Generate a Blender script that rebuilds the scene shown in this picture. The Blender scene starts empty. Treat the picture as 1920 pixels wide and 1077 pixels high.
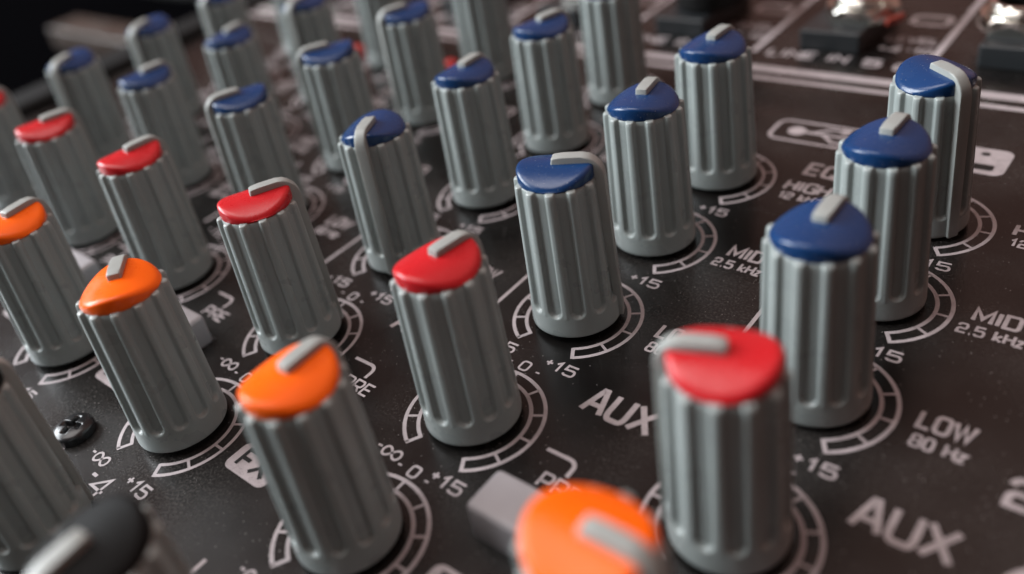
import bpy, bmesh, math, random
from mathutils import Vector, Matrix

# ------------------------------------------------------------------ camera, world, lights
S = 0.001                      # everything below is written in millimetres
scene = bpy.context.scene
C = scene.collection
random.seed(7)

cam_data = bpy.data.cameras.new("camera")
cam = bpy.data.objects.new("camera", cam_data)
C.objects.link(cam)
scene.camera = cam
cam.location = (0.02364408, -0.06036639, 0.06113346)
cam.rotation_euler = (1.00414019, 0.18226229, 0.71030903)
cam_data.sensor_width = 36.0
cam_data.lens = 1648.988 / 1920 * 36.0
cam_data.shift_x = 85.91 / 1920
cam_data.shift_y = -89.81 / 1920
cam_data.clip_start = 0.002
cam_data.clip_end = 20.0
cam_data.dof.use_dof = True
cam_data.dof.focus_distance = 0.0925
cam_data.dof.aperture_fstop = 12.5
cam_data.dof.aperture_blades = 0

scene.view_settings.view_transform = 'Standard'
scene.view_settings.look = 'None'
scene.view_settings.exposure = 0.0
scene.view_settings.gamma = 1.0
scene.view_settings.use_curve_mapping = False

world = bpy.data.worlds.new("World")
scene.world = world
world.use_nodes = True
wn = world.node_tree
wn.nodes.clear()
w_out = wn.nodes.new('ShaderNodeOutputWorld')
w_bg = wn.nodes.new('ShaderNodeBackground')
w_tc = wn.nodes.new('ShaderNodeTexCoord')
w_dot = wn.nodes.new('ShaderNodeVectorMath'); w_dot.operation = 'DOT_PRODUCT'
w_dot.inputs[1].default_value = (0.133, 0.754, 0.643)      # the warm side of the room: right and far
w_ramp = wn.nodes.new('ShaderNodeValToRGB')
w_ramp.color_ramp.elements[0].position = 0.35
w_ramp.color_ramp.elements[0].color = (0.018, 0.018, 0.018, 1)
w_ramp.color_ramp.elements[1].position = 0.95
w_ramp.color_ramp.elements[1].color = (0.42, 0.225, 0.19, 1)
w_map = wn.nodes.new('ShaderNodeMath'); w_map.operation = 'MULTIPLY_ADD'
w_map.inputs[1].default_value = 0.5; w_map.inputs[2].default_value = 0.5
wn.links.new(w_tc.outputs['Generated'], w_dot.inputs[0])
wn.links.new(w_dot.outputs['Value'], w_map.inputs[0])
wn.links.new(w_map.outputs[0], w_ramp.inputs[0])
wn.links.new(w_ramp.outputs[0], w_bg.inputs[0])
w_bg.inputs[1].default_value = 0.75
wn.links.new(w_bg.outputs[0], w_out.inputs[0])


def area_light(name, az, el, dist, sx, sy, power, color):
    d = bpy.data.lights.new(name, 'AREA')
    d.shape = 'RECTANGLE'; d.size = sx; d.size_y = sy
    d.energy = power; d.color = color
    o = bpy.data.objects.new(name, d)
    C.objects.link(o)
    a, e = math.radians(az), math.radians(el)
    v = Vector((math.cos(a) * math.cos(e), math.sin(a) * math.cos(e), math.sin(e)))
    tgt = Vector((-0.04, 0.0, 0.0))
    o.location = tgt + v * dist
    o.rotation_euler = (-v).to_track_quat('-Z', 'Y').to_euler()
    return o


area_light("window_light", 205, 26, 1.2, 0.9, 0.58, 29.0, (0.91, 0.96, 1.0))
area_light("overhead_fill", 205, 70, 1.4, 0.9, 0.9, 12.0, (1.0, 0.95, 0.93))  # added overhead fill, brightens cap tops and print
area_light("warm_fill", 75, 58, 1.6, 1.0, 1.0, 1.2, (1.0, 0.72, 0.62))  # added warm fill, standing for the reddish side of the room


# ------------------------------------------------------------------ materials
def mat(name, color, rough=0.4, metallic=0.0, spec=0.5, bump=None, noise_rough=None,
        dust=None, film=None, sss=0.0, coat=0.0, var=0.0):
    m = bpy.data.materials.new(name)
    m.use_nodes = True
    nt = m.node_tree
    b = nt.nodes['Principled BSDF']
    b.inputs['Base Color'].default_value = (*color, 1)
    b.inputs['Roughness'].default_value = rough
    b.inputs['Metallic'].default_value = metallic
    b.inputs['Specular IOR Level'].default_value = spec
    b.inputs['Coat Weight'].default_value = coat
    b.inputs['Coat Roughness'].default_value = 0.12
    if sss:
        b.inputs['Subsurface Weight'].default_value = sss
        b.inputs['Subsurface Radius'].default_value = (0.0012, 0.0010, 0.0009)
        b.inputs['Subsurface Scale'].default_value = 1.0
    tc = nt.nodes.new('ShaderNodeTexCoord')
    col_socket = None
    if var:
        n = nt.nodes.new('ShaderNodeTexNoise'); n.inputs['Scale'].default_value = 260
        n.inputs['Detail'].default_value = 4
        nt.links.new(tc.outputs['Object'], n.inputs['Vector'])
        h = nt.nodes.new('ShaderNodeHueSaturation')
        h.inputs['Color'].default_value = (*color, 1)
        mr = nt.nodes.new('ShaderNodeMapRange')
        mr.inputs['From Min'].default_value = 0.3; mr.inputs['From Max'].default_value = 0.7
        mr.inputs['To Min'].default_value = 1 - var; mr.inputs['To Max'].default_value = 1 + var
        nt.links.new(n.outputs['Fac'], mr.inputs['Value'])
        nt.links.new(mr.outputs[0], h.inputs['Value'])
        col_socket = h.outputs['Color']
        nt.links.new(col_socket, b.inputs['Base Color'])
    if dust:
        # settled dust: sparse pale specks (scale per metre, share, colour)
        sc, thr, dcol = dust
        v = nt.nodes.new('ShaderNodeTexVoronoi'); v.inputs['Scale'].default_value = sc
        v.inputs['Randomness'].default_value = 1.0
        nt.links.new(tc.outputs['Object'], v.inputs['Vector'])
        n2 = nt.nodes.new('ShaderNodeTexNoise'); n2.inputs['Scale'].default_value = sc * 0.035; n2.inputs['Detail'].default_value = 4
        nt.links.new(tc.outputs['Object'], n2.inputs['Vector'])
        mul = nt.nodes.new('ShaderNodeMath'); mul.operation = 'MULTIPLY'
        sep = nt.nodes.new('ShaderNodeSeparateColor')
        nt.links.new(v.outputs['Color'], sep.inputs[0])
        nt.links.new(sep.outputs[0], mul.inputs[0])
        nt.links.new(n2.outputs['Fac'], mul.inputs[1])
        size = nt.nodes.new('ShaderNodeMath'); size.operation = 'MULTIPLY'
        size.inputs[1].default_value = thr
        nt.links.new(mul.outputs[0], size.inputs[0])
        lt = nt.nodes.new('ShaderNodeMath'); lt.operation = 'LESS_THAN'
        nt.links.new(v.outputs['Distance'], lt.inputs[0])
        nt.links.new(size.outputs[0], lt.inputs[1])
        gate = nt.nodes.new('ShaderNodeMath'); gate.operation = 'GREATER_THAN'
        gate.inputs[1].default_value = 0.34
        nt.links.new(mul.outputs[0], gate.inputs[0])
        both = nt.nodes.new('ShaderNodeMath'); both.operation = 'MULTIPLY'
        nt.links.new(lt.outputs[0], both.inputs[0]); nt.links.new(gate.outputs[0], both.inputs[1])
        mix = nt.nodes.new('ShaderNodeMix'); mix.data_type = 'RGBA'
        mix.inputs[6].default_value = (*color, 1); mix.inputs[7].default_value = (*dcol, 1)
        if col_socket is not None:
            nt.links.new(col_socket, mix.inputs[6])
        nt.links.new(both.outputs[0], mix.inputs[0])
        nt.links.new(mix.outputs[2], b.inputs['Base Color'])
        col_socket = mix.outputs[2]
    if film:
        # patchy film of fine grain: (patch scale, grain scale, strength, colour)
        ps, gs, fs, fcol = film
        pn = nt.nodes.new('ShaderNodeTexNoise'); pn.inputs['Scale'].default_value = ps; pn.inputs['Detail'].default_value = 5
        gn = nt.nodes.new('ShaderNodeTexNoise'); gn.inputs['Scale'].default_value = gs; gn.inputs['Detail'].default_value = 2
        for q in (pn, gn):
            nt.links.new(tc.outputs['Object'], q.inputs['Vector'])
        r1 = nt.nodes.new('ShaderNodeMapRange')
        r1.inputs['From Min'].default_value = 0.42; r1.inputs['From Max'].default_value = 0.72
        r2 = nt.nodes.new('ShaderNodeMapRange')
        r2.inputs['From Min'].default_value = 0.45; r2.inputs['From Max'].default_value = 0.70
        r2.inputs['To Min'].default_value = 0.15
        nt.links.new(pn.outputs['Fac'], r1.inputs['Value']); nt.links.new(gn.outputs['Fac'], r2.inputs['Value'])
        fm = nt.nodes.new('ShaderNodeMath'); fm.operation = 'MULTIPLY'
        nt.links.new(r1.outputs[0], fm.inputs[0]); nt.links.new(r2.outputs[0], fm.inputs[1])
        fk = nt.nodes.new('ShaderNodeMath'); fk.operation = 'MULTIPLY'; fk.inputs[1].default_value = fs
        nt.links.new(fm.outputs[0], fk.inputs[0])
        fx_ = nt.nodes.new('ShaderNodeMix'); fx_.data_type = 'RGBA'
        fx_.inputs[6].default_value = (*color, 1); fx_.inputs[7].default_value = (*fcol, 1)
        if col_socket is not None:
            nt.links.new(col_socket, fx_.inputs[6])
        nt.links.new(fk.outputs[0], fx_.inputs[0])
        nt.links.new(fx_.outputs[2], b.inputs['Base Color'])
    if noise_rough:
        sc, lo, hi = noise_rough
        n = nt.nodes.new('ShaderNodeTexNoise'); n.inputs['Scale'].default_value = sc
        n.inputs['Detail'].default_value = 5
        nt.links.new(tc.outputs['Object'], n.inputs['Vector'])
        mr = nt.nodes.new('ShaderNodeMapRange')
        mr.inputs['From Min'].default_value = 0.35; mr.inputs['From Max'].default_value = 0.65
        mr.inputs['To Min'].default_value = lo; mr.inputs['To Max'].default_value = hi
        nt.links.new(n.outputs['Fac'], mr.inputs['Value'])
        nt.links.new(mr.outputs[0], b.inputs['Roughness'])
    if bump:
        sc, strength, dist = bump
        n = nt.nodes.new('ShaderNodeTexNoise'); n.inputs['Scale'].default_value = sc
        n.inputs['Detail'].default_value = 2
        nt.links.new(tc.outputs['Object'], n.inputs['Vector'])
        bp = nt.nodes.new('ShaderNodeBump')
        bp.inputs['Strength'].default_value = strength
        bp.inputs['Distance'].default_value = dist
        nt.links.new(n.outputs['Fac'], bp.inputs['Height'])
        nt.links.new(bp.outputs[0], b.inputs['Normal'])
    return m


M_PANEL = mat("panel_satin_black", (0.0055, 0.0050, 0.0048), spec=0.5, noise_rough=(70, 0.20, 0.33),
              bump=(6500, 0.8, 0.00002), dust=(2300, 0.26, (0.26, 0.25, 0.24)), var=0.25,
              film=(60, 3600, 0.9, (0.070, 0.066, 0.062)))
M_PRINT = mat("print_grey_white", (0.43, 0.385, 0.395), rough=0.5, bump=(6000, 0.3, 0.00001), var=0.12,
              film=(900, 5000, 0.9, (0.20, 0.18, 0.18)))
M_KNOB = mat("knob_grey_plastic", (0.30, 0.336, 0.328), rough=0.3, spec=0.45, sss=0.12,
             bump=(2600, 0.22, 0.00003), noise_rough=(260, 0.26, 0.33), dust=(1900, 0.16, (0.50, 0.50, 0.48)), var=0.025)
M_POINT = mat("pointer_pale_plastic", (0.325, 0.345, 0.33), rough=0.36, spec=0.45, sss=0.1,
              bump=(2600, 0.15, 0.00003), var=0.05)
CAPDUST = (3400, 0.22, (0.42, 0.42, 0.45))
M_BLUE = mat("cap_blue", (0.005, 0.038, 0.130), rough=0.26, spec=0.5, dust=CAPDUST, bump=(4200, 0.45, 0.00003), noise_rough=(500, .19, .31))
M_RED = mat("cap_red", (0.55, 0.012, 0.018), rough=0.38, spec=0.45, sss=0.1, bump=(4200, 0.35, 0.00003), noise_rough=(500, .22, .36), dust=(2600, 0.14, (0.75, 0.35, 0.33)))
M_ORANGE = mat("cap_orange", (1.0, 0.135, 0.002), rough=0.40, spec=0.3, sss=0.1, bump=(4200, 0.3, 0.00003), noise_rough=(500, .24, .38))
M_BLACKCAP = mat("cap_black", (0.002, 0.002, 0.002), rough=0.6, spec=0.15, bump=(4200, 0.25, 0.00003))
M_BUTTON = mat("button_grey", (0.36, 0.345, 0.36), rough=0.45, bump=(3000, 0.2, 0.00003), var=0.05)
M_BODY = mat("casing_black", (0.006, 0.006, 0.006), rough=0.75, spec=0.15, bump=(1500, 0.4, 0.00008), dust=(500, .2, (.2, .2, .2)))
M_SCREW = mat("screw_black_zinc", (0.010, 0.010, 0.011), rough=0.26, spec=0.5, bump=(3000, 0.1, 0.00002))
M_CHROME = mat("chrome", (0.78, 0.76, 0.70), rough=0.13, metallic=1.0, noise_rough=(900, 0.08, 0.22))
M_SOCKET = mat("socket_plastic", (0.018, 0.021, 0.023), rough=0.4, bump=(1800, 0.2, 0.00004))
M_HOLE = mat("socket_dark", (0.004, 0.004, 0.004), rough=0.6, var=.1)
M_LED = mat("led_red_lens", (0.55, 0.03, 0.03), rough=0.2, var=.1)
M_AMBER = mat("reflection_red_orange", (0.28, 0.045, 0.03), rough=0.35, var=.1)  # amber reflection beside the jack nuts, put into a coloured arc
M_RUBBER = mat("plug_black", (0.008, 0.008, 0.008), rough=0.45, var=.1)
M_DESK = mat("desk_black", (0.0015, 0.0015, 0.0018), rough=0.8, spec=0.0, noise_rough=(14, .6, .8))
M_WOOD = mat("brown_wood", (0.035, 0.022, 0.016), rough=0.5, noise_rough=(60, .4, .6), var=.2)
M_GREYBOX = mat("grey_case", (0.015, 0.015, 0.015), rough=0.5, noise_rough=(40, .4, .6), var=.1)


# ------------------------------------------------------------------ helpers
def link_mesh(name, me, m, parent=None, smooth=True):
    me.materials.append(m)
    if smooth:
        for p in me.polygons:
            p.use_smooth = True
    o = bpy.data.objects.new(name, me)
    C.objects.link(o)
    if parent is not None:
        o.parent = parent
    return o


def from_pydata(name, verts, faces, m, parent=None, smooth=True):
    me = bpy.data.meshes.new(name)
    me.from_pydata([(x * S, y * S, z * S) for x, y, z in verts], [], faces)
    me.update()
    return link_mesh(name, me, m, parent, smooth)


def bevel_box(bm, x0, x1, y0, y1, z0, z1, r, seg=3):
    vs = [bm.verts.new((x * S, y * S, z * S)) for z in (z0, z1) for x, y in ((x0, y0), (x1, y0), (x1, y1), (x0, y1))]
    fs = [(3, 2, 1, 0), (4, 5, 6, 7), (0, 1, 5, 4), (1, 2, 6, 5), (2, 3, 7, 6), (3, 0, 4, 7)]
    es = set()
    for f in fs:
        fc = bm.faces.new([vs[i] for i in f])
        es.update(fc.edges)
    if r > 0:
        bmesh.ops.bevel(bm, geom=list(es), offset=r * S, segments=seg, profile=0.5, affect='EDGES')


def box_object(name, dims, r, m, parent=None, seg=3, smooth=False):
    bm = bmesh.new()
    bevel_box(bm, *dims, r, seg)
    me = bpy.data.meshes.new(name)
    bm.to_mesh(me); bm.free()
    o = link_mesh(name, me, m, parent, smooth=False)
    return o


def lathe(profile, n=64):
    """profile: list of (r, z) from inside bottom to inside top; closed by centre fans when r == 0"""
    verts, faces = [], []
    rings = []
    for r, z in profile:
        if r <= 1e-6:
            rings.append([len(verts)]); verts.append((0, 0, z))
        else:
            rings.append(list(range(len(verts), len(verts) + n)))
            verts += [(r * math.cos(2 * math.pi * i / n), r * math.sin(2 * math.pi * i / n), z) for i in range(n)]
    for a, b in zip(rings, rings[1:]):
        for i in range(n):
            j = (i + 1) % n
            if len(a) == 1 and len(b) == 1:
                continue
            if len(a) == 1:
                faces.append((a[0], b[j], b[i]))
            elif len(b) == 1:
                faces.append((a[i], a[j], b[0]))
            else:
                faces.append((a[i], a[j], b[j], b[i]))
    return verts, faces


def empty(name, loc=(0, 0, 0)):
    o = bpy.data.objects.new(name, None)
    o.empty_display_size = 0.005
    o.location = loc
    C.objects.link(o)
    return o


def tag(o, label, cat=None, group=None, kind=None):
    if label: o['label'] = label
    if cat: o['category'] = cat
    if group: o['group'] = group
    if kind: o['kind'] = kind
    return o


# ------------------------------------------------------------------ desk and console body
desk = box_object('tabletop', (-1400, 700, -500, 1300, -75, -46), 2, M_DESK)
tag(desk, 'dark desk surface lying in shadow beyond the console', kind='structure')

console = empty('mixing_console', (0, 0, -0.045))
tag(console, 'black audio mixing console covered in grey knobs with blue, red and orange caps', 'mixing console')
OFF = Matrix.Translation((0, 0, 0.045))


def add_to_console(o):
    o.parent = console
    o.matrix_parent_inverse = Matrix.Translation((0, 0, 0.045))
    return o


X0, X1, Y0, Y1 = -172.0, 112.0, -112.0, 132.0
add_to_console(box_object('casing', (X0 - 0.5, X1 + 0.5, Y0 - 0.5, Y1 + 0.5, -45, -1.5), 3, M_BODY))
# front panel: one bent sheet, flat knob field, low step up to the connector field
STEP = [(Y0, 0.0)] + [(53.0 + 0.6 * i, 0.45 * (1 - math.cos(math.pi * i / 14))) for i in range(15)] + [(Y1, 0.90)]
nx = 2
pv, pf = [], []
for y, z in STEP:
    pv += [(X0, y, z), (X1, y, z)]
for i in range(len(STEP) - 1):
    pf.append((2 * i, 2 * i + 1, 2 * i + 3, 2 * i + 2))
# folded edges with vertices of their own, so that the sheet's shading stays flat
n1 = len(pv)
pv += list(pv[:n1])
n0 = len(pv)
pv += [(X0, Y0, -1.4), (X1, Y0, -1.4), (X1, Y1, -1.4), (X0, Y1, -1.4)]
L = n1 + 2 * (len(STEP) - 1)
pf += [(n0 + 3, n0 + 2, n0 + 1, n0), (n1, n0, n0 + 1, n1 + 1), (L, L + 1, n0 + 2, n0 + 3),
       tuple([n0, ] + [n1 + 2 * i for i in range(len(STEP))] + [n0 + 3]),
       tuple([n0 + 2] + [n1 + 2 * i + 1 for i in reversed(range(len(STEP)))] + [n0 + 1])]
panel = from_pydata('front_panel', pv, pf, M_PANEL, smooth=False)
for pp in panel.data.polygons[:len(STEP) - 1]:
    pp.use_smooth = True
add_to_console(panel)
# moulded side cheek left of the panel
add_to_console(box_object('side_cheek', (X0 - 13, X0 - 0.6, Y0 - 6, Y1 + 6, -44.9, 2.2), 2.2, M_BODY, seg=5))


def panel_z(y):
    for (a, za), (b, zb) in zip(STEP, STEP[1:]):
        if y <= b:
            return za + (zb - za) * (y - a) / (b - a)
    return STEP[-1][1]


# ------------------------------------------------------------------ printed markings
class Ink:
    def __init__(self):
        self.v, self.f, self.k = [], [], 0

    def stroke(self, pts, w, closed=False, caps='flat'):
        self.k = (self.k + 1) % 6
        z = 0.02 + 0.003 * self.k
        n = len(pts)
        if n < 2:
            return
        base = len(self.v)
        for i in range(n):
            p = Vector(pts[i])
            a = Vector(pts[i - 1]) if (i > 0 or closed) else None
            b = Vector(pts[(i + 1) % n]) if (i < n - 1 or closed) else None
            if a is None:
                d = (b - p).normalized(); nrm = Vector((-d.y, d.x)); s = 1
            elif b is None:
                d = (p - a).normalized(); nrm = Vector((-d.y, d.x)); s = 1
            else:
                d1 = (p - a).normalized(); d2 = (b - p).normalized()
                t = d1 + d2
                if t.length < 1e-4:
                    t = d1
                t.normalize()
                nrm = Vector((-t.y, t.x))
                s = min(1.0 / max(0.35, nrm.dot(Vector((-d1.y, d1.x)))), 2.2)
            for sg in (1, -1):
                q = p + nrm * (sg * s * w / 2)
                self.v.append((q.x, q.y, z + panel_z(q.y)))
        m = n if closed else n - 1
        for i in range(m):
            j = (i + 1) % n
            self.f.append((base + 2 * i + 1, base + 2 * j + 1, base + 2 * j, base + 2 * i))

    def fill(self, pts):
        self.k = (self.k + 1) % 6
        z = 0.02 + 0.003 * self.k
        base = len(self.v)
        self.v += [(x, y, z + panel_z(y)) for x, y in pts]
        self.f.append(tuple(range(base, base + len(pts))))


def arc(cx, cy, rx, ry, a0, a1, n=10):
    return [(cx + rx * math.cos(math.radians(a0 + (a1 - a0) * i / n)),
             cy + ry * math.sin(math.radians(a0 + (a1 - a0) * i / n))) for i in range(n + 1)]


def rrect(x0, y0, x1, y1, r, n=5):
    p = []
    for cx, cy, a in ((x1 - r, y1 - r, 0), (x0 + r, y1 - r, 90), (x0 + r, y0 + r, 180), (x1 - r, y0 + r, 270)):
        p += arc(cx, cy, r, r, a, a + 90, n)
    return p


def glyph(ch, w):
    """strokes of one wide square-shouldered glyph; height 1, width w"""
    r = 0.26
    o = [rrect(0, 0, w, 1, r)]
    G = {
        'A': [[(0, 0), (w * .42, 1), (w * .58, 1), (w, 0)], [(w * .17, .33), (w * .83, .33)]],
        'C': [[(w, .72)] + arc(w - r, 1 - r, r, r, 0, 90, 4) + arc(r, 1 - r, r, r, 90, 180, 4) + arc(r, r, r, r, 180, 270, 4) + arc(w - r, r, r, r, 270, 360, 4) + [(w, .28)]],
        'D': [[(0, 0), (0, 1), (w - r, 1)] + arc(w - r, 1 - r, r, r, 90, 0, 4) + arc(w - r, r, r, r, 0, -90, 4) + [(0, 0)]],
        'E': [[(w, 1), (0, 1), (0, 0), (w, 0)], [(0, .5), (w * .92, .5)]],
        'F': [[(w, 1), (0, 1), (0, 0)], [(0, .48), (w * .88, .48)]],
        'G': [[(w, .74)] + arc(w - r, 1 - r, r, r, 0, 90, 4) + arc(r, 1 - r, r, r, 90, 180, 4) + arc(r, r, r, r, 180, 270, 4) + [(w, 0), (w, .5), (w * .55, .5)]],
        'H': [[(0, 0), (0, 1)], [(w, 0), (w, 1)], [(0, .5), (w, .5)]],
        'I': [[(w / 2, 0), (w / 2, 1)]],
        'K': [[(0, 0), (0, 1)], [(w, 1), (w * .1, .48), (w, 0)]],
        'L': [[(0, 1), (0, 0), (w, 0)]],
        'M': [[(0, 0), (0, 1), (w / 2, .22), (w, 1), (w, 0)]],
        'N': [[(0, 0), (0, 1), (w, 0), (w, 1)]],
        'O': o, '0': [rrect(w * .04, 0, w * .96, 1, r)],
        'P': [[(0, 0), (0, 1), (w - r, 1)] + arc(w - r, 1 - r, r, r, 90, 0, 3) + arc(w - r, .4 + r, r, r, 0, -90, 3) + [(0, .4)]],
        'Q': o + [[(w * .6, .3), (w * 1.05, -.12)]],
        'R': [[(0, 0), (0, 1), (w - r, 1)] + arc(w - r, 1 - r, r, r, 90, 0, 3) + arc(w - r, .42 + r, r, r, 0, -90, 3) + [(0, .42)], [(w * .55, .42), (w, 0)]],
        'S': [[(w, .78)] + arc(w - r, 1 - r, r, r, 0, 90, 3) + arc(.25, .75, .25, .25, 90, 270, 6) + arc(w - .25, .25, .25, .25, 90, -90, 6) + arc(r, r, r, r, 270, 180, 3) + [(0, .24)]],
        'T': [[(0, 1), (w, 1)], [(w / 2, 1), (w / 2, 0)]],
        'U': [[(0, 1), (0, r)] + arc(r, r, r, r, 180, 270, 4) + arc(w - r, r, r, r, 270, 360, 4) + [(w, 1)]],
        'V': [[(0, 1), (w / 2, 0), (w, 1)]],
        'W': [[(0, 1), (w * .27, 0), (w * .5, .9), (w * .73, 0), (w, 1)]],
        'X': [[(0, 0), (w, 1)], [(0, 1), (w, 0)]],
        'k': [[(0, 0), (0, 1)], [(w, .66), (w * .12, .33), (w, 0)]],
        'z': [[(0, .66), (w, .66), (0, 0), (w, 0)]],
        '1': [[(w * .1, .72), (w * .62, 1), (w * .62, 0)]],
        '2': [[(0, .74)] + arc(r, 1 - r, r, r, 180, 90, 3) + arc(w - r, 1 - r, r, r, 90, 0, 3) + arc(w - r, .5 + .06, .2, .12, 0, -90, 3) + arc(.22, .26, .22, .22, 90, 180, 3) + [(0, 0), (w, 0)]],
        '3': [[(0, .95), (0, 1), (w - r, 1)] + arc(w - .24, .76, .24, .24, 90, -90, 6) + arc(w - .26, .26, .26, .26, 90, -90, 6) + [(0, 0)]],
        '4': [[(w * .75, 0), (w * .75, 1), (0, .3), (w, .3)]],
        '5': [[(w, 1), (0.03, 1), (0, .56), (w - r, .6)] + arc(w - r, .33, r, .27, 90, 0, 3) + arc(w - r, .26, r, .26, 0, -90, 3) + arc(r, .26, r, .26, 270, 200, 3)],
        '6': [[(w, .8)] + arc(w - r, 1 - r, r, r, 20, 90, 3) + arc(r, 1 - r, r, r, 90, 180, 3) + arc(r, r, r, r, 180, 270, 3) + arc(w - r, r, r, r, 270, 360, 3) + arc(w - r, .34, r, .24, 0, 90, 3) + [(0, .58)]],
        '8': [rrect(w * .06, .52, w * .94, 1, .2), rrect(0, 0, w, .52, .22)],
        '.': [[(w / 2 - .09, .0), (w / 2 + .09, .0)]],
        '-': [[(0, .5), (w, .5)]],
        '+': [[(0, .5), (w, .5)], [(w / 2, .5 - w / 2), (w / 2, .5 + w / 2)]],
        '/': [[(0, 0), (w, 1)]],
        '~': [[(w / 2 + (w / 2) * math.cos(t) / (1 + math.sin(t) ** 2) * 1.0,
                .42 + .95 * (w / 2) * math.sin(t) * math.cos(t) / (1 + math.sin(t) ** 2) * 1.5)
               for t in [2 * math.pi * i / 28 for i in range(28)]]],
    }
    st = G.get(ch, [])
    closed = ch in 'O0QD~8'
    return st, closed


WID = {'I': .25, '.': .3, ' ': .5, '1': .7, '-': .42, '+': .6, 'M': 1.25, 'W': 1.45, 'L': .85, '~': 1.5,
       'k': .78, 'z': .72, '0': .95, 'E': .9, 'F': .9, '/': .6, 'X': 1.15, 'A': 1.15, 'U': 1.05}


def text(ink, s, x, y, h, width=None, t=0.195, gap=0.36, slant=0.0):
    """left, baseline, cap height (mm); width squeezes the whole string to fit"""
    adv, tot = [], 0.0
    for ch in s:
        w = WID.get(ch, 1.0)
        adv.append((ch, tot, w)); tot += w + gap
    tot -= gap
    kx = h if width is None else width / tot
    for ch, ax, w in adv:
        st, closed = glyph(ch, w)
        for q, pl in enumerate(st):
            cl = closed and not (ch == 'Q' and q == 1)
            if cl and len(pl) > 1 and (Vector(pl[0]) - Vector(pl[-1])).length < 1e-6:
                pl = pl[:-1]
            pts = [(x + (ax + px) * kx + slant * py * h, y + py * h) for px, py in pl]
            # drop repeated points
            cp = [pts[0]]
            for p in pts[1:]:
                if (Vector(p) - Vector(cp[-1])).length > 1e-4:
                    cp.append(p)
            ink.stroke(cp, t * h, closed=cl)
    return tot * kx


def ring_scale(ink, cx, cy):
    ro, ri, w = 7.15, 5.72, 0.40
    pts_o = arc(cx, cy, ro, ro, -60, 240, 60)
    pts_i = arc(cx, cy, ri, ri, -60, 240, 60)
    ink.stroke(pts_o, w); ink.stroke(pts_i, w)
    for k in range(11):
        a = math.radians(-60 + 30 * k)
        e = 0.16 if k in (0, 10) else -0.1
        ink.stroke([(cx + (ri - e) * math.cos(a), cy + (ri - e) * math.sin(a)),
                    (cx + (ro + e) * math.cos(a), cy + (ro + e) * math.sin(a))], 0.40 if k in (0, 10) else .30)


# (channel, row, base x, base y, lean x, lean y over the height, pointer heading)
KNOBS = [
    ('A', 'ora', 0.75, -34.8, 0.31, -0.32, 1),
    ('A', 'red', 0.5, -17.55, 0.09, 0.07, -160),
    ('A', 'low', 0.10, 0.25, -0.03, 0.11, 91),
    ('A', 'mid', -0.29, 16.66, -0.08, -0.18, 88),
    ('A', 'high', -0.84, 32.78, -0.08, -0.77, -36),
    ('B', 'lev', -26.0, -52.9, -0.08, -0.34, -85),
    ('B', 'ora', -26.61, -35.24, -0.40, 0.06, 92),
    ('B', 'red', -26.40, -18.17, -0.50, 0.38, 83),
    ('B', 'low', -26.34, -0.15, -0.47, 0.50, 26),
    ('B', 'mid', -26.40, 16.65, -0.37, 0.36, 101),
    ('B', 'high', -26.53, 33.26, -0.21, -0.03, 88),
    ('C', 'lev', -53.40, -51.90, 0.05, 0.11, 80),
    ('C', 'ora', -53.44, -35.30, -0.47, 0.26, 142),
    ('C', 'red', -53.41, -18.36, -0.67, 0.46, 62),
    ('C', 'low', -53.34, -0.35, -0.68, 0.58, -62),
    ('C', 'mid', -53.24, 16.58, -0.56, 0.53, 95),
    ('C', 'high', -53.12, 33.43, -0.35, 0.28, 75),
    ('C', 'gain', -52.98, 50.64, -0.07, -0.21, 75),
    ('D', 'ora', -80.33, -34.88, 0.13, 0.34, 101),
    ('D', 'red', -80.70, -18.26, -0.29, 0.42, 87),
    ('D', 'low', -80.83, -0.42, -0.46, 0.49, -112),
    ('D', 'mid', -80.78, 16.46, -0.44, 0.47, -125),
    ('D', 'high', -80.60, 33.40, -0.28, 0.30, -112),
    ('D', 'gain', -80.30, 50.81, -0.01, -0.06, 75),
    ('E', 'red', -106.14, -17.96, 0.62, 0.28, 78),
    ('E', 'low', -106.66, -0.41, 0.23, 0.28, 88),
    ('E', 'mid', -106.83, 16.33, 0.09, 0.25, 103),
    ('E', 'high', -106.76, 33.23, 0.13, 0.12, -75),
    ('E', 'gain', -106.49, 50.72, 0.31, -0.16, 75),
    ('F', 'red', -131.36, -17.52, 1.20, 0.04, 80),
    ('F', 'low', -132.44, -0.33, 1.20, -0.01, -66),
    ('F', 'mid', -133.00, 16.18, 1.09, -0.08, -72),
    ('F', 'high', -133.21, 32.95, 0.95, -0.21, -80),
    ('F', 'gain', -133.12, 50.42, 0.99, -0.44, 75),
]

CHX = {'A': 0.0, 'B': -26.75, 'C': -53.6, 'D': -80.6, 'E': -107.0, 'F': -133.0, 'G': -160.0}
ink = Ink()
for ch, row, kx, ky, lx, ly, hd in KNOBS:
    if row == 'lev':
        continue
    ring_scale(ink, kx, ky)
    if row == 'gain':
        text(ink, '+10', kx - 6.2, ky - 8.8, 1.4); text(ink, '+60', kx + 1.8, ky - 8.8, 1.4)
        continue
    text(ink, '+', kx + 1.55, ky - 8.55, 1.3); text(ink, '15', kx + 2.75, ky - 8.75, 1.4, width=2.5)
    if row in ('ora', 'red'):
        text(ink, '-', kx - 5.9, ky - 8.55, 1.3, t=.2); text(ink, '~', kx - 5.0, ky - 8.7, 1.5, width=2.3, t=.18)
        text(ink, '0', kx - 0.55, ky + 7.75, 1.3, width=1.1)
        text(ink, '-', kx - 2.1, ky + 7.8, 1.1); text(ink, '-', kx + 1.6, ky + 7.6, 1.1)
    elif row != 'lev':
        text(ink, '-15', kx - 6.3, ky - 8.75, 1.4, width=3.6)
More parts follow.
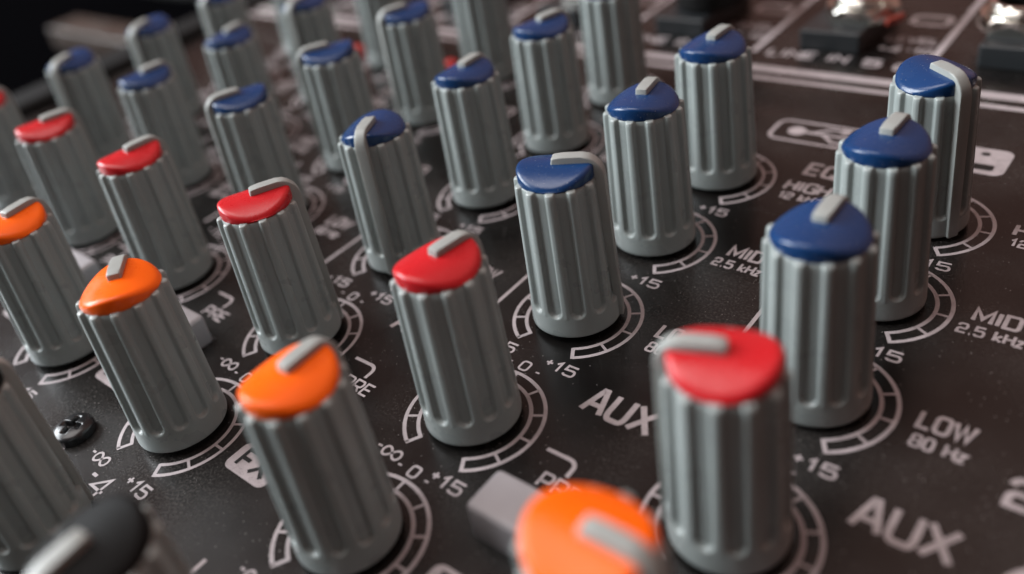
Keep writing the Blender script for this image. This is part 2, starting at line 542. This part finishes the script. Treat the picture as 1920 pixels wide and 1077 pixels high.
for c, cx in CHX.items():
    if c == 'G':
        continue
    dx = cx + (0.1 if c == 'A' else 1.0)
    text(ink, 'LOW', dx + 8.8, 0.75, 2.0, width=4.3, t=.2); text(ink, '80 Hz', dx + 8.9, -1.65, 1.4, width=4.3)
    text(ink, 'MID', dx + 8.6, 17.2, 2.0, width=3.9, t=.205); text(ink, '2.5 kHz', dx + 7.8, 14.9, 1.4, width=5.6)
    text(ink, 'HIGH', dx + 8.1, 33.5, 2.1, width=5.4, t=.205); text(ink, '12 kHz', dx + 8.2, 31.3, 1.4, width=5.2)
    text(ink, 'EQ', dx + 8.9, 37.8, 2.7, width=3.9, t=.2)
    text(ink, 'AUX', dx + 7.95, -12.0, 3.2, width=7.2, t=.185)
    # inverted FX plate: light plate with the letters standing clear of it
    bx, by = dx + 7.9, -36.6
    pl = rrect(bx, by, bx + 6.4, by + 3.7, 0.9)
    ink.fill(pl)
    # PRE legend and its hooked line
    text(ink, 'PRE', dx + 9.9, -22.0, 1.6, width=4.1, t=.17)
    hx = dx + 8.3
    ink.stroke([(hx, -18.0)] + [(hx + 2.6, -18.0)] + arc(hx + 2.6, -18.9, .9, .9, 90, 0, 5)[1:] + [(hx + 3.5, -19.9)], 0.42)
    # channel dividers beside the tone section and the level section
    ink.stroke([(cx - 9.35, -7.5), (cx - 9.35, 12.0)], 0.45)
    ink.stroke([(cx - 9.35, -44.5), (cx - 9.35, -100)], 0.45)
    # pan legend above the level knob
    lx = cx
    text(ink, '-', lx - 2.6, -45.9, 1.9, t=.2); text(ink, '4', lx - 1.3, -46.6, 2.3, width=2.2, t=.15)
# master section at the right edge
text(ink, '2-TR', 17.0, -4.2, 3.0, t=.2)
ink.stroke(arc(22.6, -12.6, 3.9, 3.9, 0, 360, 40)[:-1], 0.75, closed=True)
ink.stroke(arc(22.6, -12.6, 1.9, 1.9, 0, 360, 30)[:-1], 0.5, closed=True)
# framed computer-audio trident mark and second framed plate
ink.stroke(rrect(-25.6, 45.6, -10.5, 51.3, 1.4), 0.5, closed=True)
ink.fill(arc(-22.4, 48.5, 1.25, 1.25, 0, 360, 20)[:-1])
ink.stroke([(-22.4, 48.5), (-13.6, 48.5)], 0.55)
ink.fill([(-13.8, 49.5), (-13.8, 47.5), (-11.7, 48.5)])
ink.stroke([(-20.3, 48.5), (-18.2, 50.2), (-16.6, 50.2)], 0.5)
ink.fill(arc(-16.2, 50.2, .75, .75, 0, 360, 14)[:-1])
ink.stroke([(-18.8, 48.5), (-17.0, 46.8), (-15.4, 46.8)], 0.5)
ink.fill([(-15.8, 47.5), (-14.4, 47.5), (-14.4, 46.1), (-15.8, 46.1)])
ink.fill(rrect(-6.0, 45.2, 4.0, 51.7, 1.2))
# double rule across the console and the connector field beyond
ink.stroke([(X0 + 2, 65.0), (X1 - 2, 65.0)], 2.1)
ink.stroke([(X0 + 2, 61.7), (X1 - 2, 61.7)], 1.1)
for c, cx in CHX.items():
    ink.stroke([(cx - 12.9, 71.0), (cx - 13.7, 128.0)], 1.0)
    text(ink, 'LINE IN', cx - 37.0, 70.4, 2.3, width=12.6, t=.24)
    text(ink, {'A': '5', 'B': '4', 'C': '3', 'D': '3', 'E': '2', 'F': '1', 'G': '1'}[c], cx - 21.6, 70.0, 2.3, t=.26)
    text(ink, '6', cx - 16.9, 69.6, 2.2, t=.26)
    text(ink, 'LEVEL', cx - 21.6, 80.3, 1.9, width=7.6, t=.22)
    text(ink, '+4', cx - 21.6, 76.2, 1.9, width=3.2, t=.24)
    text(ink, '-10', cx - 17.4, 76.4, 1.7, width=3.4, t=.22)
    ink.stroke(rrect(cx - 20.5, 88.0, cx - 15.0, 91.5, 1.0), 1.0, closed=True)
marks = from_pydata('printed_legend', ink.v, ink.f, M_PRINT, smooth=False)
marks.parent = panel
# dark letters on the light FX plates, dark windows of the pale badge
def dark_print(dk):
    o = from_pydata('plate_lettering', [(x, y, z + 0.03) for x, y, z in dk.v], dk.f, M_HOLE, smooth=False)
    o.parent = panel


for c, cx in CHX.items():
    if c == 'G':
        continue
    dx = cx + (0.1 if c == 'A' else 1.0)
    dk = Ink()
    text(dk, 'FX', dx + 9.1, -35.75, 2.1, width=4.0, t=.22)
    dark_print(dk)
dk = Ink()
dk.fill(arc(1.0, 50.2, .55, .45, 0, 360, 16)[:-1])
dk.fill(rrect(-1.4, 46.2, 2.7, 47.6, 0.4))
dark_print(dk)


# ------------------------------------------------------------------ knobs
H = 17.5


def sstep(a, b, x):
    t = max(0.0, min(1.0, (x - a) / (b - a)))
    return t * t * (3 - 2 * t)


def knob_mesh():
    n = 12 * 22
    zs = [0.34, 0.36, 0.44, 0.62, 1.0, 1.8, 2.3]
    z = 2.45
    while z < 3.9:
        zs.append(z); z += 0.11
    zs += [4.4, 5.2, 6.5, 8, 9.5, 11, 12.5, 14, 15.2, 16.2, 16.8]
    verts, faces = [], []

    def R(z):
        return 4.95 + (4.56 - 4.95) * z / H

    def loop(z, shrink=0.0, rmax=None):
        b = len(verts)
        for i in range(n):
            th = 2 * math.pi * i / n
            a = (th % (math.pi / 6)) - math.pi / 12
            r0 = R(z)
            s = abs(a) * r0
            wh, z0 = 0.78, 2.75
            d = s - wh if z > z0 + wh else math.hypot(s, z - z0 - wh) - wh
            g = 0.47 * sstep(0.07, -0.20, d)
            ridge = 0.05 * sstep(wh + .1, math.pi / 12 * r0, s)      # rounded ridge crown
            r = r0 - g - 0.05 + ridge * (1 if z > 2.7 else 0) + (0.01 if z <= 2.7 else 0)
            r -= shrink
            if rmax is not None:
                r = min(r, rmax)
            verts.append((r * math.cos(th), r * math.sin(th), z))
        return b

    loops = [loop(zs[0], 0.5)]
    loops.append(loop(zs[1], 0.12))
    loops.append(loop(zs[2], 0.03))
    for z in zs[3:]:
        loops.append(loop(z))
    for k in range(1, 5):
        a = k / 4 * math.pi / 2
        loops.append(loop(H - 0.32 + 0.30 * math.sin(a), 0.30 * (1 - math.cos(a))))
    for r in (4.10, 4.0, 3.6):
        loops.append(loop(H + (0.0 if r > 4.05 else 0.02), 0.3, r))
    for a, b in zip(loops, loops[1:]):
        for i in range(n):
            j = (i + 1) % n
            faces.append((a + i, a + j, b + j, b + i))
    a = loops[-1]
    c = len(verts); verts.append((0, 0, H + .02))
    for i in range(n):
        faces.append((a + i, a + (i + 1) % n, c))
    a = loops[0]
    c = len(verts); verts.append((0, 0, 0.34))
    for i in range(n):
        faces.append((a + (i + 1) % n, a + i, c))
    me = bpy.data.meshes.new('knob')
    me.from_pydata([(x * S, y * S, z * S) for x, y, z in verts], [], faces)
    for p in me.polygons:
        p.use_smooth = True
    me.materials.append(M_KNOB)
    return me


def cap_mesh(m):
    """crowned cap: a barrel roof whose ridge runs along +x (under the pointer), rounded rim"""
    n = 96
    R0 = 4.02
    rc = 0.42
    verts, faces, loops = [], [], []

    def top(x, y):
        return H + 0.30 + 1.22 * (1 - (y / R0) ** 2)

    def ring(r, f):
        b = len(verts)
        for i in range(n):
            t = 2 * math.pi * i / n
            x, y = r * math.cos(t), r * math.sin(t)
            verts.append((x, y, f(x, y)))
        loops.append(b)

    ring(R0 - .06, lambda x, y: H - 0.1)
    ring(R0 - .02, lambda x, y: H + 0.03)
    ring(R0, lambda x, y: H + 0.10)
    for k in range(0, 7):
        a = k / 6 * math.pi / 2
        ring(R0 - rc * (1 - math.cos(a)) * 1.25,
             lambda x, y, a=a: max(H + 0.10 + .012 * k, top(x, y) - rc * (1 - math.sin(a)) * .9))
    for r in (3.2, 2.6, 2.0, 1.3, 0.6):
        ring(r, top)
    for a, b in zip(loops, loops[1:]):
        for i in range(n):
            j = (i + 1) % n
            faces.append((a + i, a + j, b + j, b + i))
    c = len(verts); verts.append((0, 0, top(0, 0)))
    for i in range(n):
        faces.append((loops[-1] + i, loops[-1] + (i + 1) % n, c))
    c = len(verts); verts.append((0, 0, H - 0.1))
    for i in range(n):
        faces.append((loops[0] + (i + 1) % n, loops[0] + i, c))
    me = bpy.data.meshes.new('cap')
    me.from_pydata([(x * S, y * S, z * S) for x, y, z in verts], [], faces)
    for p in me.polygons:
        p.use_smooth = True
    me.materials.append(m)
    return me


def pointer_mesh():
    out = [(-0.42, H + 1.1), (-0.22, H + 2.05), (0.0, H + 2.14), (0.9, H + 2.16), (2.8, H + 2.14), (3.5, H + 2.06), (4.05, H + 1.72),
           (4.62, H + 1.10), (4.88, H + 0.45), (4.92, H - 0.4), (5.25, 0.5), (5.18, 0.38),
           (4.4, 0.38), (3.9, H - 1.2), (3.4, H - .2), (2.6, H + .6)]
    bm = bmesh.new()
    w = 0.68
    fa = [bm.verts.new((x * S, -w * S, z * S)) for x, z in out]
    fb = [bm.verts.new((x * S, w * S, z * S)) for x, z in out]
    f1 = bm.faces.new(fa)
    f2 = bm.faces.new(list(reversed(fb)))
    n = len(out)
    for i in range(n):
        j = (i + 1) % n
        bm.faces.new((fa[j], fa[i], fb[i], fb[j]))
    es = set(list(f1.edges) + list(f2.edges))
    bmesh.ops.bevel(bm, geom=list(es), offset=0.2 * S, segments=4, profile=0.5, affect='EDGES', clamp_overlap=True)
    bmesh.ops.recalc_face_normals(bm, faces=bm.faces)
    me = bpy.data.meshes.new('pointer')
    bm.to_mesh(me); bm.free()
    for p in me.polygons:
        p.use_smooth = True
    me.materials.append(M_POINT)
    try:
        me.set_sharp_from_angle(angle=math.radians(38))
    except Exception:
        pass
    return me


KM, PM = knob_mesh(), pointer_mesh()
CAPS = {'blue': cap_mesh(M_BLUE), 'red': cap_mesh(M_RED), 'orange': cap_mesh(M_ORANGE), 'black': cap_mesh(M_BLACKCAP)}
ROWCOL = {'lev': 'black', 'ora': 'orange', 'red': 'red', 'low': 'blue', 'mid': 'blue', 'high': 'blue', 'gain': 'blue'}
ROWTXT = {'lev': 'black-capped knob in the nearest row', 'ora': 'orange-capped knob in the orange row',
          'red': 'red-capped knob in the red row', 'low': 'blue-capped knob in the low tone row next to the red row',
          'mid': 'blue-capped knob in the middle tone row', 'high': 'blue-capped knob in the high tone row',
          'gain': 'knob in the farthest row, cut off by the picture top'}
ORD = ['rightmost', 'second from right', 'third from right', 'fourth from right', 'fifth from right', 'leftmost']
for ch, row, kx, ky, lx, ly, hd in KNOBS:
    k = bpy.data.objects.new('knob', KM); C.objects.link(k)
    up = Vector((lx, ly, H)).normalized()
    q = Vector((0, 0, 1)).rotation_difference(up)
    rot = (q.to_matrix() @ Matrix.Rotation(math.radians(hd), 3, 'Z')).to_4x4()
    add_to_console(k)
    trim = {('A', 'high'): 0.94, ('A', 'mid'): 0.96}.get((ch, row), 1.0)      # slightly slimmer mouldings
    k.matrix_basis = Matrix.Translation((kx * S, ky * S, 0.22 * S)) @ rot @ Matrix.Diagonal((trim, trim, 1, 1))
    cap = bpy.data.objects.new('cap', CAPS[ROWCOL[row]]); C.objects.link(cap); cap.parent = k
    pt = bpy.data.objects.new('pointer', PM); C.objects.link(pt); pt.parent = k
    k['label'] = 'grey fluted ' + ROWTXT[row] + ', ' + ORD['ABCDEF'.index(ch)]


# ------------------------------------------------------------------ push buttons, screw, lamps
bm = bmesh.new()
bevel_box(bm, -0.35, 7.7, -0.1, 4.7, -0.6, 3.9, 0.62, 5)
bme = bpy.data.meshes.new('push_button'); bm.to_mesh(bme); bm.free()
for p in bme.polygons:
    p.use_smooth = True
bme.materials.append(M_BUTTON)
bm = bmesh.new()
bevel_box(bm, -0.65, 8.0, -0.4, 5.0, 0.01, 0.03, 0, 1)
rme = bpy.data.meshes.new('button_slot'); bm.to_mesh(rme); bm.free(); rme.materials.append(M_HOLE)
for c, cx in CHX.items():
    if c == 'G':
        continue
    bx = cx + 9.75
    if c == 'A':
        bx = cx + 9.9
    for by in (-29.2,):
        b = bpy.data.objects.new('push_button', bme); C.objects.link(b); add_to_console(b)
        b.matrix_basis = Matrix.Translation((bx * S, by * S, 0))
        s = bpy.data.objects.new('button_slot', rme); C.objects.link(s); s.parent = b


def screw_mesh():
    n, R0 = 72, 2.25
    rs = [2.25, 2.22, 2.1, 1.9, 1.7, 1.5, 1.35, 1.2, 1.05, .95, .85, .75, .65, .55, .45, .35, .28, .2, .12]
    verts, faces, loops = [], [], []
    loops.append(0)
    for i in range(n):
        t = 2 * math.pi * i / n
        verts.append((R0 * math.cos(t), R0 * math.sin(t), 0.02))
    for r in rs:
        b = len(verts)
        for i in range(n):
            t = 2 * math.pi * i / n
            x, y = r * math.cos(t), r * math.sin(t)
            z = 0.80 + 0.62 * max(0, 1 - (r / 2.27) ** 3.2) ** 0.6
            d = max(min(abs(x), abs(y)) - 0.26, 0)
            rr = math.hypot(x, y)
            cross = sstep(0.12, 0.0, d) * sstep(1.35, 1.15, rr)
            verts.append((x, y, z - 0.8 * cross))
        loops.append(b)
    for a, b in zip(loops, loops[1:]):
        for i in range(n):
            j = (i + 1) % n
            faces.append((a + i, a + j, b + j, b + i))
    c = len(verts); verts.append((0, 0, 0.62))
    for i in range(n):
        faces.append((loops[-1] + i, loops[-1] + (i + 1) % n, c))
    return verts, faces


v, f = screw_mesh()
sc = from_pydata('screw', v, f, M_SCREW)
add_to_console(sc)
sc.matrix_basis = Matrix.Translation((-63.9 * S, -42.9 * S, 0)) @ Matrix.Rotation(math.radians(20), 4, 'Z')

v, f = lathe([(1.5, 0.0), (1.5, 1.4), (1.3, 2.0), (0.8, 2.4), (0, 2.5)], 32)
led0 = from_pydata('indicator_lamp', v, f, M_LED)
add_to_console(led0)
for i, (x, y) in enumerate(((-116.2, 50.2), (-89.6, 49.8))):
    o = led0 if i == 0 else led0.copy()
    if i:
        C.objects.link(o)
    o.matrix_basis = Matrix.Translation((x * S, y * S, 0))

# ------------------------------------------------------------------ jack sockets in the connector field
bm = bmesh.new()
bevel_box(bm, -33.0, -23.4, 73.6, 92, 0.8, 4.3, 0.35, 3)
jme = bpy.data.meshes.new('jack_socket'); bm.to_mesh(jme); bm.free(); jme.materials.append(M_SOCKET)
# hexagonal chrome nut with a threaded collar around a dark hole
nv, nf = [], []
prof = [(5.3, 4.2, 6), (5.3, 6.0, 6), (4.9, 6.4, 0)]
n = 48


def hexr(t, R):
    a = (t % (math.pi / 3)) - math.pi / 6
    return R * math.cos(math.pi / 6) / math.cos(a)


loops = []
for kind, r, z in (('h', 5.9, 4.2), ('h', 5.95, 4.3), ('h', 5.95, 6.0), ('c', 5.2, 6.5), ('c', 4.6, 6.5), ('c', 4.5, 6.7), ('c', 4.5, 7.0),
                   ('c', 4.3, 7.15), ('c', 4.5, 7.3), ('c', 4.3, 7.5), ('c', 4.5, 7.65), ('c', 4.3, 7.85), ('c', 4.4, 8.1), ('c', 4.2, 8.35),
                   ('c', 3.5, 8.35), ('c', 3.2, 8.1)):
    loops.append(len(nv))
    for i in range(n):
        t = 2 * math.pi * i / n
        rr = hexr(t, r) if kind == 'h' else r
        nv.append((rr * math.cos(t), rr * math.sin(t), z))
for a, b in zip(loops, loops[1:]):
    for i in range(n):
        j = (i + 1) % n
        nf.append((a + i, a + j, b + j, b + i))
nut_me = bpy.data.meshes.new('nut')
nut_me.from_pydata([(x * S, y * S, z * S) for x, y, z in nv], [], nf)
nut_me.materials.append(M_CHROME)
for p in nut_me.polygons:
    p.use_smooth = True
nut_me.set_sharp_from_angle(angle=math.radians(40))
hv, hf = lathe([(3.3, 8.0), (3.25, 4.6), (0, 4.5)], 40)
hole_me = bpy.data.meshes.new('hole')
hole_me.from_pydata([(x * S, y * S, z * S) for x, y, z in hv], [], hf)
hole_me.materials.append(M_HOLE)
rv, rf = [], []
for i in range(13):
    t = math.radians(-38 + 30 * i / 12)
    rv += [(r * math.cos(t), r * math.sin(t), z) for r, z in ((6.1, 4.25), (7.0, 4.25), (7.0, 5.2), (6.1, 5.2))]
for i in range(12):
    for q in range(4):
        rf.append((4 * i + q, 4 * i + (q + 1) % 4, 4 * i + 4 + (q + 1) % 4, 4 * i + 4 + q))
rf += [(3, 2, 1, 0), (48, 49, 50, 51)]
amb_me = bpy.data.meshes.new('reflection_arc')
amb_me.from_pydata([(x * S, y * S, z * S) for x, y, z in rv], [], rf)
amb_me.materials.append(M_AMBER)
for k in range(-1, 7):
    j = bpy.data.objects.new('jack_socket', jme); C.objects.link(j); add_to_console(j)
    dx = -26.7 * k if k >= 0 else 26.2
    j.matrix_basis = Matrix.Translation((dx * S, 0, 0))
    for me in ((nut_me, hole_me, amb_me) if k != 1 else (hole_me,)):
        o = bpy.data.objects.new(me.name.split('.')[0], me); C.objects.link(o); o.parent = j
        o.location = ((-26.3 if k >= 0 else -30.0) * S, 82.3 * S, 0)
    # red-orange reflection arc sits beside the nut
# black plug standing in the second socket
v, f = lathe([(0, 4.45), (5.6, 4.45), (6.3, 5.0), (6.3, 30), (5.3, 33), (4.2, 34), (4.0, 38), (3.1, 52), (0, 52)], 48)
plug = from_pydata('audio_plug', v, f, M_RUBBER)
plug.location = ((-26.3 - 26.7) * S, 82.3 * S, 0)
tag(plug, 'black jack plug standing in the socket behind the second high tone knob from the right', 'audio plug')

# ------------------------------------------------------------------ dim things beyond the console
bx = box_object('wooden_strip', (-392, -318, 97, 113, -46, -36), 1, M_WOOD)
bx.location = (0, 0, 0)
tag(bx, 'blurred brown wooden strip lying on the dark desk beyond the console', 'wooden strip')
gb = box_object('equipment_case', (-420, -345, 160, 230, -46, -20), 4, M_GREYBOX)
tag(gb, 'blurred dark grey equipment case standing far back on the desk', 'equipment case')
